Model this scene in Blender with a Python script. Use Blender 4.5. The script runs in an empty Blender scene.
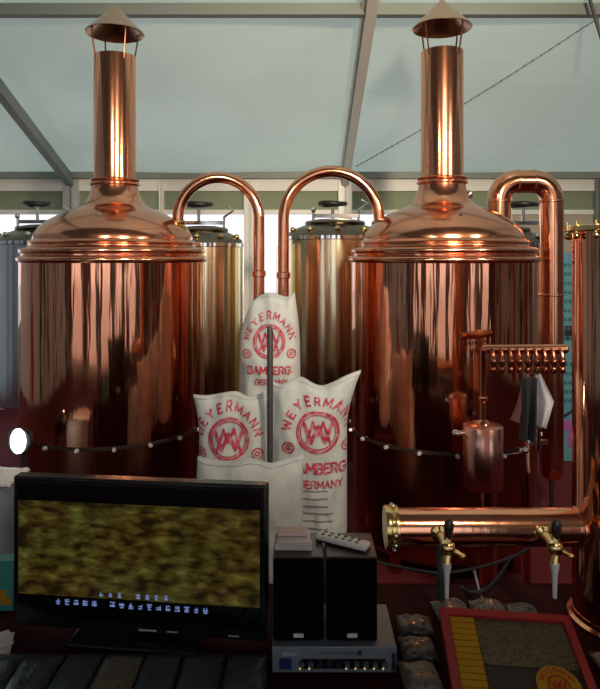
import bpy, bmesh, math, random
from mathutils import Vector, Matrix, noise
random.seed(7)
PI = math.pi
col = bpy.context.scene.collection
sc = bpy.context.scene
F = 640.0; HY = 255.0; EYE = 1.7

def X(px, Y): return (px - 300.0) * Y / F
def Z(py, Y): return EYE - (py - HY) * Y / F
def P(px, py, Y): return Vector((X(px, Y), Y, Z(py, Y)))

# ------------------------------------------------------------------ materials
def mat(name, c, rough=0.5, metal=0.0, bump=None, mix=None, coat=0.0, emit=None, spec=0.5, sheen=0.0):
    m = bpy.data.materials.new(name); m.use_nodes = True
    nt = m.node_tree; b = nt.nodes['Principled BSDF']
    b.inputs['Base Color'].default_value = (*c, 1)
    b.inputs['Roughness'].default_value = rough
    b.inputs['Metallic'].default_value = metal
    b.inputs['Coat Weight'].default_value = coat
    b.inputs['Specular IOR Level'].default_value = spec
    b.inputs['Sheen Weight'].default_value = sheen
    tc = nt.nodes.new('ShaderNodeTexCoord')
    def ntex(scale, mp=(1, 1, 1), detail=3):
        mm = nt.nodes.new('ShaderNodeMapping'); mm.inputs['Scale'].default_value = mp
        nt.links.new(tc.outputs['Object'], mm.inputs[0])
        n = nt.nodes.new('ShaderNodeTexNoise'); n.inputs['Scale'].default_value = scale
        n.inputs['Detail'].default_value = detail
        nt.links.new(mm.outputs[0], n.inputs['Vector']); return n
    if bump:
        scale, mp, strength, dist = bump
        n = ntex(scale, mp)
        bp = nt.nodes.new('ShaderNodeBump'); bp.inputs['Strength'].default_value = strength
        bp.inputs['Distance'].default_value = dist
        nt.links.new(n.outputs['Fac'], bp.inputs['Height']); nt.links.new(bp.outputs[0], b.inputs['Normal'])
    if mix:
        c2, scale, mp, lo, hi = mix
        n = ntex(scale, mp, 5)
        r = nt.nodes.new('ShaderNodeValToRGB'); r.color_ramp.elements[0].position = lo; r.color_ramp.elements[1].position = hi
        r.color_ramp.elements[0].color = (*c, 1); r.color_ramp.elements[1].color = (*c2, 1)
        nt.links.new(n.outputs['Fac'], r.inputs[0]); nt.links.new(r.outputs[0], b.inputs['Base Color'])
    if emit:
        b.inputs['Emission Color'].default_value = (*emit[0], 1); b.inputs['Emission Strength'].default_value = emit[1]
    return m

M = {}
COP = (0.88, 0.40, 0.24)
M['copper'] = mat('polished_copper', COP, .09, 1, bump=(11, (1, 1, .07), .30, .014), mix=((0.72, 0.27, 0.15), 3, (1, 1, .5), .35, .7))
M['copper_dome'] = mat('spun_copper', COP, .17, 1, bump=(14, (1, 1, 1), .15, .01), mix=((0.74, 0.32, 0.2), 5, (1, 1, 1), .35, .7))
M['copper_pipe'] = mat('pipe_copper', COP, .14, 1, bump=(22, (1, 1, .3), .12, .006))
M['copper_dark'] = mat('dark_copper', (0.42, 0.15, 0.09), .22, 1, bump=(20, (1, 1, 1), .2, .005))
M['copper_can'] = mat('brushed_copper', (0.88, 0.48, 0.38), .26, 1, bump=(30, (1, 1, .05), .5, .01))
M['cap'] = mat('tarnished_copper', (0.62, 0.42, 0.30), .3, 1)
M['satin'] = mat('satin_chrome', (0.75, 0.78, 0.82), .3, .35)
M['cover'] = mat('cover_glass', (0.1, 0.1, 0.1), .3)
M['brass'] = mat('brass', (0.83, 0.58, 0.24), .2, 1, bump=(25, (1, 1, 1), .2, .004))
M['steel'] = mat('stainless_steel', (0.74, 0.77, 0.79), .2, 1, bump=(14, (1, 1, .06), .12, .008))
M['warmsteel'] = mat('warm_reflection_steel', (0.84, 0.72, 0.47), .16, 1, bump=(14, (1, 1, .06), .15, .008))  # stainless steel tinted gold, warm reflections put into its base colour
M['chrome'] = mat('chrome', (0.85, 0.85, 0.86), .08, 1)
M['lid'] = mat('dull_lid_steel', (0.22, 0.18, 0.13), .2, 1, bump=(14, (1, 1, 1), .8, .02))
M['iron'] = mat('black_iron', (0.015, 0.016, 0.016), .4)
M['rim'] = mat('dark_gasket', (0.02, 0.012, 0.01), .7, spec=.2)
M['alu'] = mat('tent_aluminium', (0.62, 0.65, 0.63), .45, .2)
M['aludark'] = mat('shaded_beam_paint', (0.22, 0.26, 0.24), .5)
M['white'] = mat('white_paint', (0.88, 0.90, 0.88), .5)
M['olive'] = mat('olive_canvas', (0.26, 0.32, 0.22), .8)
M['pvc'] = mat('white_pvc', (0.72, 0.75, 0.73), .6)
M['beige'] = mat('beige_board', (0.50, 0.46, 0.38), .7)
M['carpet'] = mat('crimson_carpet', (0.14, 0.008, 0.016), .95, bump=(300, (1, 1, 1), .4, .004), mix=((0.09, 0.005, 0.010), 8, (1, 1, 1), .3, .7))
M['cloth'] = mat('maroon_tablecloth', (0.030, 0.0035, 0.005), .9, bump=(6, (1, 1, 1), .3, .02), spec=.15)
M['ground'] = mat('pavement', (0.62, 0.60, 0.57), .9, mix=((0.5, 0.49, 0.48), 2, (1, 1, 1), .3, .7))
M['sack'] = mat('woven_white_sack', (0.43, 0.49, 0.52), .7, bump=(40, (1, 1, 1), .25, .006), mix=((0.36, 0.41, 0.44), 9, (1, 1, 1), .4, .7))
M['print'] = mat('red_print', (0.36, 0.02, 0.06), .7, mix=((0.46, 0.22, 0.26), 45, (1, 1, 1), .45, .68))
M['printgrey'] = mat('grey_print', (0.20, 0.18, 0.22), .7)
M['black'] = mat('gloss_black_plastic', (0.008, 0.008, 0.010), .22)
M['blackmatt'] = mat('black_speaker_cloth', (0.003, 0.003, 0.0035), .9, spec=.03)
M['wood'] = mat('brown_veneer', (0.055, 0.03, 0.017), .3, mix=((0.03, 0.016, 0.01), 12, (1, 8, 1), .3, .7), coat=.3)
M['amp'] = mat('silver_blue_metal', (0.20, 0.23, 0.26), .45, .4)
M['display'] = mat('blue_display', (0.006, 0.012, 0.04), .3, emit=((0.02, 0.05, 0.25), .05))
M['led'] = mat('amber_led', (0.6, 0.4, 0.1), .3, emit=((1.0, 0.7, 0.25), .6))
M['silverletter'] = mat('silver_lettering', (0.55, 0.58, 0.6), .4)
M['paper'] = mat('white_paper', (0.62, 0.58, 0.56), .8)
M['pinkpaper'] = mat('pink_paper', (0.62, 0.44, 0.40), .8)
M['remote'] = mat('white_plastic', (0.60, 0.60, 0.56), .4)
M['redframe'] = mat('red_lacquer', (0.30, 0.008, 0.010), .5)
M['yellow'] = mat('yellow_card', (0.46, 0.24, 0.010), .7, spec=.2)
M['orange'] = mat('orange_red_print', (0.42, 0.02, 0.008), .6)
M['whitecloth'] = mat('white_cloth', (0.85, 0.87, 0.92), .8)
M['pinkcloth'] = mat('pink_cloth', (0.50, 0.22, 0.2), .8)
M['greycloth'] = mat('dark_grey_cloth', (0.06, 0.07, 0.075), .7)
M['barrel'] = mat('pale_blue_plastic', (0.30, 0.38, 0.48), .4)
M['teal'] = mat('teal_carton', (0.03, 0.24, 0.18), .5)
M['lamp'] = mat('lamp_glow', (1, 1, 1), .5, emit=((0.75, 1.0, 0.93), 22))
M['subtitle'] = mat('subtitle_glow', (0.1, 0.1, 0.3), .5, emit=((0.30, 0.40, 0.85), .5))
M['redstreak'] = mat('red_reflection_panel', (0.35, 0.02, 0.02), .7)  # for added, unseen panels that put red streaks in the copper
M['darkstreak'] = mat('dark_reflection_panel', (0.03, 0.03, 0.035), .7)  # for added, unseen panels: dark streaks in the copper, dimmer foreground
M['greencable'] = mat('dark_green_paint', (0.02, 0.04, 0.03), .5)

# roof fabric: diffuse + translucent
def fabric(name, c, f):
    m = bpy.data.materials.new(name); m.use_nodes = True; nt = m.node_tree; nt.nodes.clear()
    o = nt.nodes.new('ShaderNodeOutputMaterial'); d = nt.nodes.new('ShaderNodeBsdfDiffuse'); t = nt.nodes.new('ShaderNodeBsdfTranslucent')
    mx = nt.nodes.new('ShaderNodeMixShader'); mx.inputs[0].default_value = f
    g = nt.nodes.new('ShaderNodeBsdfGlossy'); g.inputs['Roughness'].default_value = .28; g.inputs[0].default_value = (.8, .8, .8, 1)
    mx2 = nt.nodes.new('ShaderNodeMixShader'); mx2.inputs[0].default_value = .07
    d.inputs[0].default_value = (*c, 1)
    tc = nt.nodes.new('ShaderNodeTexCoord')
    n = nt.nodes.new('ShaderNodeTexNoise'); n.inputs['Scale'].default_value = .45; n.inputs['Detail'].default_value = 2
    nt.links.new(tc.outputs['Object'], n.inputs['Vector'])
    r = nt.nodes.new('ShaderNodeValToRGB')
    r.color_ramp.elements[0].position = .35; r.color_ramp.elements[0].color = (c[0]*.80, c[1]*.80, c[2]*.80, 1)
    r.color_ramp.elements[1].position = .65; r.color_ramp.elements[1].color = (*c, 1)
    nt.links.new(n.outputs['Fac'], r.inputs[0]); nt.links.new(r.outputs[0], t.inputs[0])
    n2 = nt.nodes.new('ShaderNodeTexNoise'); n2.inputs['Scale'].default_value = 3
    mp = nt.nodes.new('ShaderNodeMapping'); mp.inputs['Scale'].default_value = (.4, 3, 3)
    nt.links.new(tc.outputs['Object'], mp.inputs[0]); nt.links.new(mp.outputs[0], n2.inputs['Vector'])
    bp = nt.nodes.new('ShaderNodeBump'); bp.inputs['Strength'].default_value = .35; bp.inputs['Distance'].default_value = .03
    nt.links.new(n2.outputs['Fac'], bp.inputs['Height'])
    for q in (d, g): nt.links.new(bp.outputs[0], q.inputs['Normal'])
    nt.links.new(d.outputs[0], mx.inputs[1]); nt.links.new(t.outputs[0], mx.inputs[2])
    nt.links.new(mx.outputs[0], mx2.inputs[1]); nt.links.new(g.outputs[0], mx2.inputs[2])
    nt.links.new(mx2.outputs[0], o.inputs[0]); return m
M['roof'] = fabric('roof_canvas', (0.53, 0.63, 0.575), .30)
M['side'] = fabric('side_canvas', (0.60, 0.67, 0.70), .42)
M['roof_front'] = fabric('dimming_canvas', (0.16, 0.17, 0.16), .12)  # unseen front slope, made dark to dim the foreground and reflections

def glassmat(name):
    m = bpy.data.materials.new(name); m.use_nodes = True; nt = m.node_tree; nt.nodes.clear()
    o = nt.nodes.new('ShaderNodeOutputMaterial'); t = nt.nodes.new('ShaderNodeBsdfTransparent'); t.inputs[0].default_value = (.93, .93, .96, 1)
    g = nt.nodes.new('ShaderNodeBsdfGlossy'); g.inputs['Roughness'].default_value = .05
    mx = nt.nodes.new('ShaderNodeMixShader'); mx.inputs[0].default_value = .06
    nt.links.new(t.outputs[0], mx.inputs[1]); nt.links.new(g.outputs[0], mx.inputs[2]); nt.links.new(mx.outputs[0], o.inputs[0]); return m
M['glass'] = glassmat('window_film')

def screenmat():
    m = mat('screen_picture', (0.004, 0.004, 0.004), .18); nt = m.node_tree; b = nt.nodes['Principled BSDF']
    tc = nt.nodes.new('ShaderNodeTexCoord'); mp = nt.nodes.new('ShaderNodeMapping'); mp.inputs['Scale'].default_value = (1, 1, 2.2)
    nt.links.new(tc.outputs['Object'], mp.inputs[0])
    n = nt.nodes.new('ShaderNodeTexNoise'); n.inputs['Scale'].default_value = 20; n.inputs['Detail'].default_value = 3; n.inputs['Distortion'].default_value = .15
    nt.links.new(mp.outputs[0], n.inputs['Vector'])
    r = nt.nodes.new('ShaderNodeValToRGB'); e = r.color_ramp.elements
    e[0].position = .36; e[0].color = (0.020, 0.014, 0.004, 1)
    e[1].position = .72; e[1].color = (0.24, 0.22, 0.055, 1)
    x = r.color_ramp.elements.new(.5); x.color = (0.085, 0.06, 0.012, 1)
    x = r.color_ramp.elements.new(.6); x.color = (0.13, 0.12, 0.03, 1)
    n3 = nt.nodes.new('ShaderNodeTexNoise'); n3.inputs['Scale'].default_value = 5; nt.links.new(tc.outputs['Object'], n3.inputs['Vector'])
    r3 = nt.nodes.new('ShaderNodeValToRGB'); r3.color_ramp.elements[0].position = .42; r3.color_ramp.elements[1].position = .58
    r3.color_ramp.elements[0].color = (1.05, .84, .6, 1); r3.color_ramp.elements[1].color = (.88, .98, .75, 1)
    nt.links.new(n3.outputs['Fac'], r3.inputs[0])
    mx = nt.nodes.new('ShaderNodeMix'); mx.data_type = 'RGBA'; mx.blend_type = 'MULTIPLY'; mx.inputs[0].default_value = 1
    nt.links.new(n.outputs['Fac'], r.inputs[0]); nt.links.new(r.outputs[0], mx.inputs[6]); nt.links.new(r3.outputs[0], mx.inputs[7]); nt.links.new(mx.outputs[2], b.inputs['Emission Color']); b.inputs['Emission Strength'].default_value = .42
    return m
M['screen'] = screenmat()

def grainmat(name, c1, c2, scale=140, coat=.6):
    m = mat(name, c1, .5, coat=coat); nt = m.node_tree; b = nt.nodes['Principled BSDF']
    b.inputs['Coat Roughness'].default_value = .2
    tc = nt.nodes.new('ShaderNodeTexCoord')
    v = nt.nodes.new('ShaderNodeTexVoronoi'); v.inputs['Scale'].default_value = scale
    nt.links.new(tc.outputs['Object'], v.inputs['Vector'])
    r = nt.nodes.new('ShaderNodeValToRGB'); r.color_ramp.elements[0].color = (*c1, 1); r.color_ramp.elements[1].color = (*c2, 1)
    s = nt.nodes.new('ShaderNodeSeparateColor'); nt.links.new(v.outputs['Color'], s.inputs[0])
    nt.links.new(s.outputs[0], r.inputs[0]); nt.links.new(r.outputs[0], b.inputs['Base Color'])
    bp = nt.nodes.new('ShaderNodeBump'); bp.inputs['Strength'].default_value = .5; bp.inputs['Distance'].default_value = .004
    nt.links.new(v.outputs['Distance'], bp.inputs['Height']); nt.links.new(bp.outputs[0], b.inputs['Normal'])
    return m
M['grain_dark'] = grainmat('dark_malt', (0.009, 0.018, 0.027), (0.024, 0.040, 0.052))
M['grain_tan'] = grainmat('pale_malt', (0.06, 0.052, 0.033), (0.15, 0.12, 0.075))
M['grain_brown'] = grainmat('amber_malt', (0.03, 0.027, 0.022), (0.10, 0.075, 0.05))
M['grain_green'] = grainmat('hop_pellets', (0.03, 0.033, 0.013), (0.12, 0.11, 0.05), 190, .0)
M['grain_black'] = grainmat('black_malt', (0.008, 0.008, 0.007), (0.02, 0.016, 0.014), 190, .0)

def postermat():
    m = mat('poster_blue', (0.1, 0.3, 0.4), .6); nt = m.node_tree; b = nt.nodes['Principled BSDF']
    tc = nt.nodes.new('ShaderNodeTexCoord'); n = nt.nodes.new('ShaderNodeTexNoise'); n.inputs['Scale'].default_value = 2.2
    nt.links.new(tc.outputs['Object'], n.inputs['Vector'])
    r = nt.nodes.new('ShaderNodeValToRGB'); e = r.color_ramp.elements
    e[0].position = .35; e[0].color = (.10, .36, .36, 1); e[1].position = .65; e[1].color = (.10, .27, .45, 1)
    nt.links.new(n.outputs['Fac'], r.inputs[0]); nt.links.new(r.outputs[0], b.inputs['Base Color']); return m
M['poster'] = postermat(); M['ink'] = mat('poster_ink', (.05, .14, .20), .6)

# ------------------------------------------------------------------ mesh building
class MB:
    def __init__(s): s.v = []; s.f = []
    def add(s, vs, fs):
        o = len(s.v); s.v += [Vector(p) for p in vs]; s.f += [tuple(o + i for i in f) for f in fs]; return s
    def box(s, c, d, rot=None):
        c = Vector(c); vs = []
        for a in (-1, 1):
            for b_ in (-1, 1):
                for e in (-1, 1):
                    p = Vector((a * d[0] / 2, b_ * d[1] / 2, e * d[2] / 2))
                    if rot: p = rot @ p
                    vs.append(c + p)
        return s.add(vs, [(0, 1, 3, 2), (4, 6, 7, 5), (0, 4, 5, 1), (2, 3, 7, 6), (0, 2, 6, 4), (1, 5, 7, 3)])
    def lathe(s, prof, n=32, c=(0, 0, 0), cap=True, axis=None):
        c = Vector(c); R = Vector((0, 0, 1)).rotation_difference(Vector(axis).normalized()).to_matrix() if axis else Matrix.Identity(3)
        vs = []; fs = []
        for (r, z) in prof:
            for i in range(n):
                a = 2 * PI * i / n
                vs.append(c + R @ Vector((r * math.cos(a), r * math.sin(a), z)))
        for j in range(len(prof) - 1):
            for i in range(n):
                k = (i + 1) % n
                fs.append((j * n + i, j * n + k, (j + 1) * n + k, (j + 1) * n + i))
        if cap:
            fs.append(tuple(range(n))[::-1]); fs.append(tuple((len(prof) - 1) * n + i for i in range(n)))
        return s.add(vs, fs)
    def cyl(s, a, b, r, r2=None, n=16):
        a = Vector(a); b = Vector(b); d = b - a
        return s.lathe([(r, 0), (r if r2 is None else r2, d.length)], n, a, True, d)
    def tube(s, pts, r, n=14, closed=False):
        pts = [Vector(p) for p in pts]; m = len(pts); vs = []; fs = []; up = None
        for i, p in enumerate(pts):
            if closed: t = (pts[(i + 1) % m] - pts[i - 1]).normalized()
            else: t = (pts[min(i + 1, m - 1)] - pts[max(i - 1, 0)]).normalized()
            if up is None:
                up = t.orthogonal().normalized()
            up = (up - t * up.dot(t)).normalized(); sd = t.cross(up)
            rr = r[i] if isinstance(r, (list, tuple)) else r
            for k in range(n):
                a = 2 * PI * k / n
                vs.append(p + (up * math.cos(a) + sd * math.sin(a)) * rr)
        for i in range(m if closed else m - 1):
            j = (i + 1) % m
            for k in range(n):
                l = (k + 1) % n
                fs.append((i * n + k, i * n + l, j * n + l, j * n + k))
        if not closed: fs.append(tuple(range(n))[::-1]); fs.append(tuple((m - 1) * n + k for k in range(n)))
        return s.add(vs, fs)
    def ball(s, c, r, n=10, sc=(1, 1, 1)):
        prof = [(max(1e-4, r * math.sin(PI * j / n)), -r * math.cos(PI * j / n)) for j in range(n + 1)]
        o = len(s.v); s.lathe(prof, n * 2, (0, 0, 0))
        for i in range(o, len(s.v)): s.v[i] = Vector((s.v[i].x * sc[0], s.v[i].y * sc[1], s.v[i].z * sc[2])) + Vector(c)
        return s
    def build(s, name, m, parent=None, loc=None, smooth=True, bevel=0, ang=35, rotz=0):
        me = bpy.data.meshes.new(name); me.from_pydata([tuple(p) for p in s.v], [], s.f); me.update()
        bm = bmesh.new(); bm.from_mesh(me); bmesh.ops.recalc_face_normals(bm, faces=bm.faces); bm.to_mesh(me); bm.free()
        if smooth:
            for p in me.polygons: p.use_smooth = True
            me.set_sharp_from_angle(angle=math.radians(ang))
        me.materials.append(M[m] if isinstance(m, str) else m)
        o = bpy.data.objects.new(name, me); col.objects.link(o)
        if parent: o.parent = parent
        if loc is not None: o.location = loc
        if rotz: o.rotation_euler.z = rotz
        if bevel:
            b = o.modifiers.new('bevel', 'BEVEL'); b.width = bevel; b.segments = 2; b.limit_method = 'ANGLE'
        return o

def tag(o, label=None, cat=None, group=None, kind=None):
    if label: o['label'] = label
    if cat: o['category'] = cat
    if group: o['group'] = group
    if kind: o['kind'] = kind
    return o
def thing(name, label, cat, loc=(0, 0, 0), group=None, rotz=0):
    o = bpy.data.objects.new(name, None); col.objects.link(o); o.location = loc; o.rotation_euler.z = rotz; o.empty_display_size = .1
    return tag(o, label, cat, group)
def copy_tree(o, parent=None):
    c = o.copy(); col.objects.link(c); c.parent = parent
    for ch in list(o.children): copy_tree(ch, c)
    return c
def struct(name, mb, m, **k): return tag(mb.build(name, m, **k), kind='structure')

def arc(c, r, a0, a1, n, y=None):
    return [Vector((c[0] + r * math.cos(a0 + (a1 - a0) * i / n), c[1], c[2] + r * math.sin(a0 + (a1 - a0) * i / n))) for i in range(n + 1)]

_tc = {}
def text_geo(s, size):
    """(verts, faces) of flat text centred on the origin in x/y"""
    cu = bpy.data.curves.new('t', 'FONT'); cu.body = s; cu.size = size; cu.align_x = 'CENTER'; cu.align_y = 'CENTER'; cu.resolution_u = 2; cu.offset = size * .004
    ob = bpy.data.objects.new('t', cu); col.objects.link(ob); dg = bpy.context.evaluated_depsgraph_get(); dg.update()
    me = bpy.data.meshes.new_from_object(ob.evaluated_get(dg))
    v = [Vector(p.co) for p in me.vertices]; f = [tuple(p.vertices) for p in me.polygons]
    bpy.data.objects.remove(ob); bpy.data.curves.remove(cu); bpy.data.meshes.remove(me); return v, f

def ribbon(pts, w_, h=.0):
    """flat ribbon through 2D points -> verts, faces (x,y,0)"""
    vs = []; fs = []
    for i in range(len(pts) - 1):
        a = Vector(pts[i]); b = Vector(pts[i + 1]); d = (b - a).normalized(); nr = Vector((-d.y, d.x)) * w_ / 2; a = a - d * w_ * .3; b = b + d * w_ * .3
        ns = max(1, int((b - a).length / .02)); o = len(vs)
        for k in range(ns + 1):
            q = a.lerp(b, k / ns); vs += [Vector((q.x + nr.x, q.y + nr.y, 0)), Vector((q.x - nr.x, q.y - nr.y, 0))]
        for k in range(ns): fs.append((o + 2 * k, o + 2 * k + 1, o + 2 * k + 3, o + 2 * k + 2))
    return vs, fs
def merge(parts):
    vs = []; fs = []
    for v, f in parts: o = len(vs); vs += v; fs += [tuple(o + i for i in g_) for g_ in f]
    return vs, fs

STROKES = {'W': (1.25, [[(0, 1), (.3, 0), (.62, .8), (.95, 0), (1.25, 1)]]), 'E': (.62, [[(.62, 1), (0, 1), (0, 0), (.62, 0)], [(0, .52), (.5, .52)]]),
           'Y': (.85, [[(0, 1), (.42, .5), (.85, 1)], [(.42, .5), (.42, 0)]]), 'R': (.72, [[(0, 0), (0, 1), (.5, 1), (.68, .85), (.68, .62), (.5, .48), (0, .48)], [(.4, .48), (.72, 0)]]),
           'M': (1.0, [[(0, 0), (.05, 1), (.5, .25), (.95, 1), (1.0, 0)]]), 'A': (.85, [[(0, 0), (.42, 1), (.85, 0)], [(.16, .35), (.68, .35)]]),
           'N': (.8, [[(0, 0), (0, 1), (.8, 0), (.8, 1)]]), 'B': (.7, [[(0, 0), (0, 1), (.5, 1), (.63, .87), (.63, .66), (.5, .53), (0, .53)], [(.5, .53), (.7, .4), (.7, .13), (.5, 0), (0, 0)]]),
           'G': (.85, [[(.82, .82), (.6, 1), (.25, 1), (0, .75), (0, .25), (.25, 0), (.6, 0), (.83, .2), (.83, .48), (.5, .48)]])}
def stroke_text(st, size, wt=.17):
    """block lettering from strokes, centred on the origin; size is like a font size"""
    h = size * .72; ps = []; x = 0; items = []
    for ch in st:
        w_, lines = STROKES[ch]; items.append((x, lines)); x += w_ + .28
    tot = x - .28
    for x0, lines in items:
        for l in lines: ps.append(ribbon([((x0 + a - tot / 2) * h * .86, (b - .5) * h) for a, b in l], h * wt))
    return merge(ps)

# ------------------------------------------------------------------ tent
DW = 7.0; SL = 0.35; RIDGE = 2.5
def roofz(Y): return 2.575 + SL * (DW - Y) if Y >= RIDGE else 2.575 + SL * (DW - RIDGE) - SL * (RIDGE - Y)
YF = RIDGE - (DW - RIDGE)          # front eave
XL, XR = -5.5, 6.49
struct('floor', MB().box(((XL + XR) / 2, (DW + YF) / 2, -.02), (XR - XL + .3, DW - YF + .3, .04)), 'carpet', smooth=False)
struct('ground_outside', MB().box((0, 0, -.09), (60, 60, .1)), 'ground', smooth=False)
# roof with a soft sag between the rafters
mb = MB(); NX, NY = 60, 60; vs = []; fs = []
def sag(x):
    u = ((x + 2.5) / 3.0) % 1.0
    return -.05 * math.sin(PI * u)
for j in range(NY + 1):
    Y = YF + (DW - YF) * j / NY
    for i in range(NX + 1):
        x = XL + (XR - XL) * i / NX
        vs.append((x, Y, roofz(Y) + .03 + sag(x) + .012 * noise.noise(Vector((x * 1.3, Y * 1.1, 0)))))
for j in range(NY):
    for i in range(NX): a = j * (NX + 1) + i; fs.append((a, a + 1, a + NX + 2, a + NX + 1))
h_ = NY // 2 * NX
struct('ceiling', MB().add(vs, fs[h_:]), 'roof'); struct('ceiling_front', MB().add(vs, fs[:h_]), 'roof_front')
# rafters and purlins
n = 1
for xr in (-5.5, -2.5, 0.49, 3.49, 6.49):
    mb = MB()
    for (a, b) in ((YF, RIDGE), (RIDGE, DW)):
        za, zb = roofz(a) - .085, roofz(b) - .085
        L = math.hypot(b - a, zb - za); R = Matrix.Rotation(math.atan2(zb - za, b - a), 3, 'X')
        mb.box((xr, (a + b) / 2, (za + zb) / 2), (.075, L, .11), R)
        mb.box((xr - .052, (a + b) / 2, (za + zb) / 2 + .02), (.024, L, .03), R)
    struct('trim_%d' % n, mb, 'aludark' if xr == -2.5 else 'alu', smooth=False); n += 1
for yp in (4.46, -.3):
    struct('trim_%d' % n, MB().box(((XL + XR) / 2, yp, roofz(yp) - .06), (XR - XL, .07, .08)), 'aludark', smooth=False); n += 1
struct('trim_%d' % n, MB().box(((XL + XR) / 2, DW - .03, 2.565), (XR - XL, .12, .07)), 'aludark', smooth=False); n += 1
# back wall : rail, olive valance, lower rail, parapet
mb = MB(); cx = (XL + XR) / 2; w = XR - XL
mb.box((cx, DW + .03, 2.465), (w, .08, .13)); struct('trim_%d' % n, mb, 'white', smooth=False); n += 1
struct('trim_%d' % n, MB().box((cx, DW + .05, 2.30), (w, .03, .21)), 'olive', smooth=False); n += 1
struct('trim_%d' % n, MB().box((cx, DW + .03, 2.17), (w, .06, .05)), 'white', smooth=False); n += 1
mb = MB().box((cx, DW + .05, .42), (w, .05, .86))
mb.box(((X(508, DW) + XR) / 2, DW + .05, 1.50), (XR - X(508, DW), .05, 1.30))
struct('wall_back', mb, 'beige', smooth=False)
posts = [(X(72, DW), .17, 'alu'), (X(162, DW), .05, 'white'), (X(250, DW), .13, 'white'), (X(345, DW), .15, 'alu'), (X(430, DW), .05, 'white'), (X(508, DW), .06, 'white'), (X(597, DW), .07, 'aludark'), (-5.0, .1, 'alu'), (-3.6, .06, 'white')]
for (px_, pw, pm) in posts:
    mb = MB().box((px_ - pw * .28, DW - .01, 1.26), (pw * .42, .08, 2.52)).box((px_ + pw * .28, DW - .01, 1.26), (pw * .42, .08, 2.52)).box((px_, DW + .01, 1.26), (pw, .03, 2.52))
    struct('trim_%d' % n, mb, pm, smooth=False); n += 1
wn = 1
xs = [XL] + sorted(p[0] for p in posts if p[0] < X(509, DW))
for a, b in zip(xs[:-1], xs[1:]):
    mb = MB().box(((a + b) / 2, DW + .06, 1.50), (b - a - .05, .008, 1.30)); struct('window_%d' % wn, mb, 'glass', smooth=False); wn += 1
# side walls
for nm, xx in (('wall_left', XL - .04), ('wall_right', XR + .04)):
    mb = MB(); pts = [(YF, 0), (DW, 0), (DW, 2.6), (RIDGE, roofz(RIDGE)), (YF, 2.6)]
    vs = [(xx - .02, a, b) for a, b in pts] + [(xx + .02, a, b) for a, b in pts]
    mb.add(vs, [(0, 1, 2, 3, 4), (9, 8, 7, 6, 5)] + [(i, (i + 1) % 5, (i + 1) % 5 + 5, i + 5) for i in range(5)])
    struct(nm, mb, 'side' if nm == 'wall_left' else 'pvc', smooth=False)
# front wall behind the camera : posts, head rail and film windows
struct('wall_front', MB().box((cx, YF - .05, 2.45), (w, .06, .30)).box((cx, YF - .05, .12), (w, .06, .24)), 'pvc', smooth=False)
NF = 24
for i in range(NF + 1):
    xx = XL + (XR - XL) * i / NF
    struct('trim_%d' % n, MB().box((xx, YF, 1.25), (.05, .06, 2.5)), 'alu', smooth=False); n += 1
    if i < NF:
        a, b = xx + .025, xx + (XR - XL) / NF - .025
        if i in (2, 3, 6, 7, 9, 10, 12, 13, 16, 17, 20, 21): struct('window_%d' % wn, MB().box(((a + b) / 2, YF - .06, 1.27), (b - a, .008, 2.06)), 'glass', smooth=False); wn += 1
        else: struct('trim_%d' % n, MB().box(((a + b) / 2, YF - .05, 1.27), (b - a, .04, 2.06)), 'redstreak' if i % 5 == 0 else ('darkstreak' if i % 3 else 'pvc'), smooth=False); n += 1  # coloured infill added out of view to cut light and streak reflections
# unseen side wall panels, added only to streak the copper's reflections
for (xx, lst) in ((XR - .05, ((-1.6, .5, 'redstreak'), (-.6, .3, 'darkstreak'), (.2, .6, 'redstreak'), (1.5, .3, 'darkstreak'), (2.3, .5, 'redstreak'), (3.4, .35, 'darkstreak'), (4.4, .6, 'redstreak'), (5.8, .4, 'darkstreak'))),
                  (XL + .05, ((-1.4, .4, 'darkstreak'), (-.3, .15, 'darkstreak'), (.7, .35, 'redstreak'), (1.8, .15, 'darkstreak'), (2.6, .4, 'darkstreak'), (3.9, .3, 'redstreak')))):
    for (yy, ww, pm) in lst:
        struct('trim_%d' % n, MB().box((xx, yy, 1.2), (.04, ww, 2.3)), pm, smooth=False); n += 1

# string of small beads under the roof
a = Vector((X(650, 4.3), 4.3, Z(-24, 4.3) - .05)); b = P(357, 166, 6.7)
mb = MB(); pts = []
for i in range(41):
    t = i / 40; p = a.lerp(b, t); p.z -= .10 * math.sin(PI * t) * .4; pts.append(p)
mb.tube(pts, .004, 6)
for i in range(0, 41): mb.ball(pts[i], .009, 5)
tag(mb.build('light_string', 'aludark'), 'thin dark beaded string strung diagonally across the roof right of the post', 'light string')
a = P(478, -10, 5.0); b = P(470, 42, 5.2)
tag(MB().tube([P(482, -40, 4.9), P(475, 10, 5.0), P(469, 45, 5.1)], .004, 6).build('wire', 'iron'), 'short thin wire hanging by the right chimney', 'wire')
tag(MB().tube([P(584, -25, 4.3), P(590, 0, 4.3), P(602, 40, 4.3)], .012, 6).build('wire', 'iron'), 'dark wire in the top right corner under the roof', 'wire')

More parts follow.
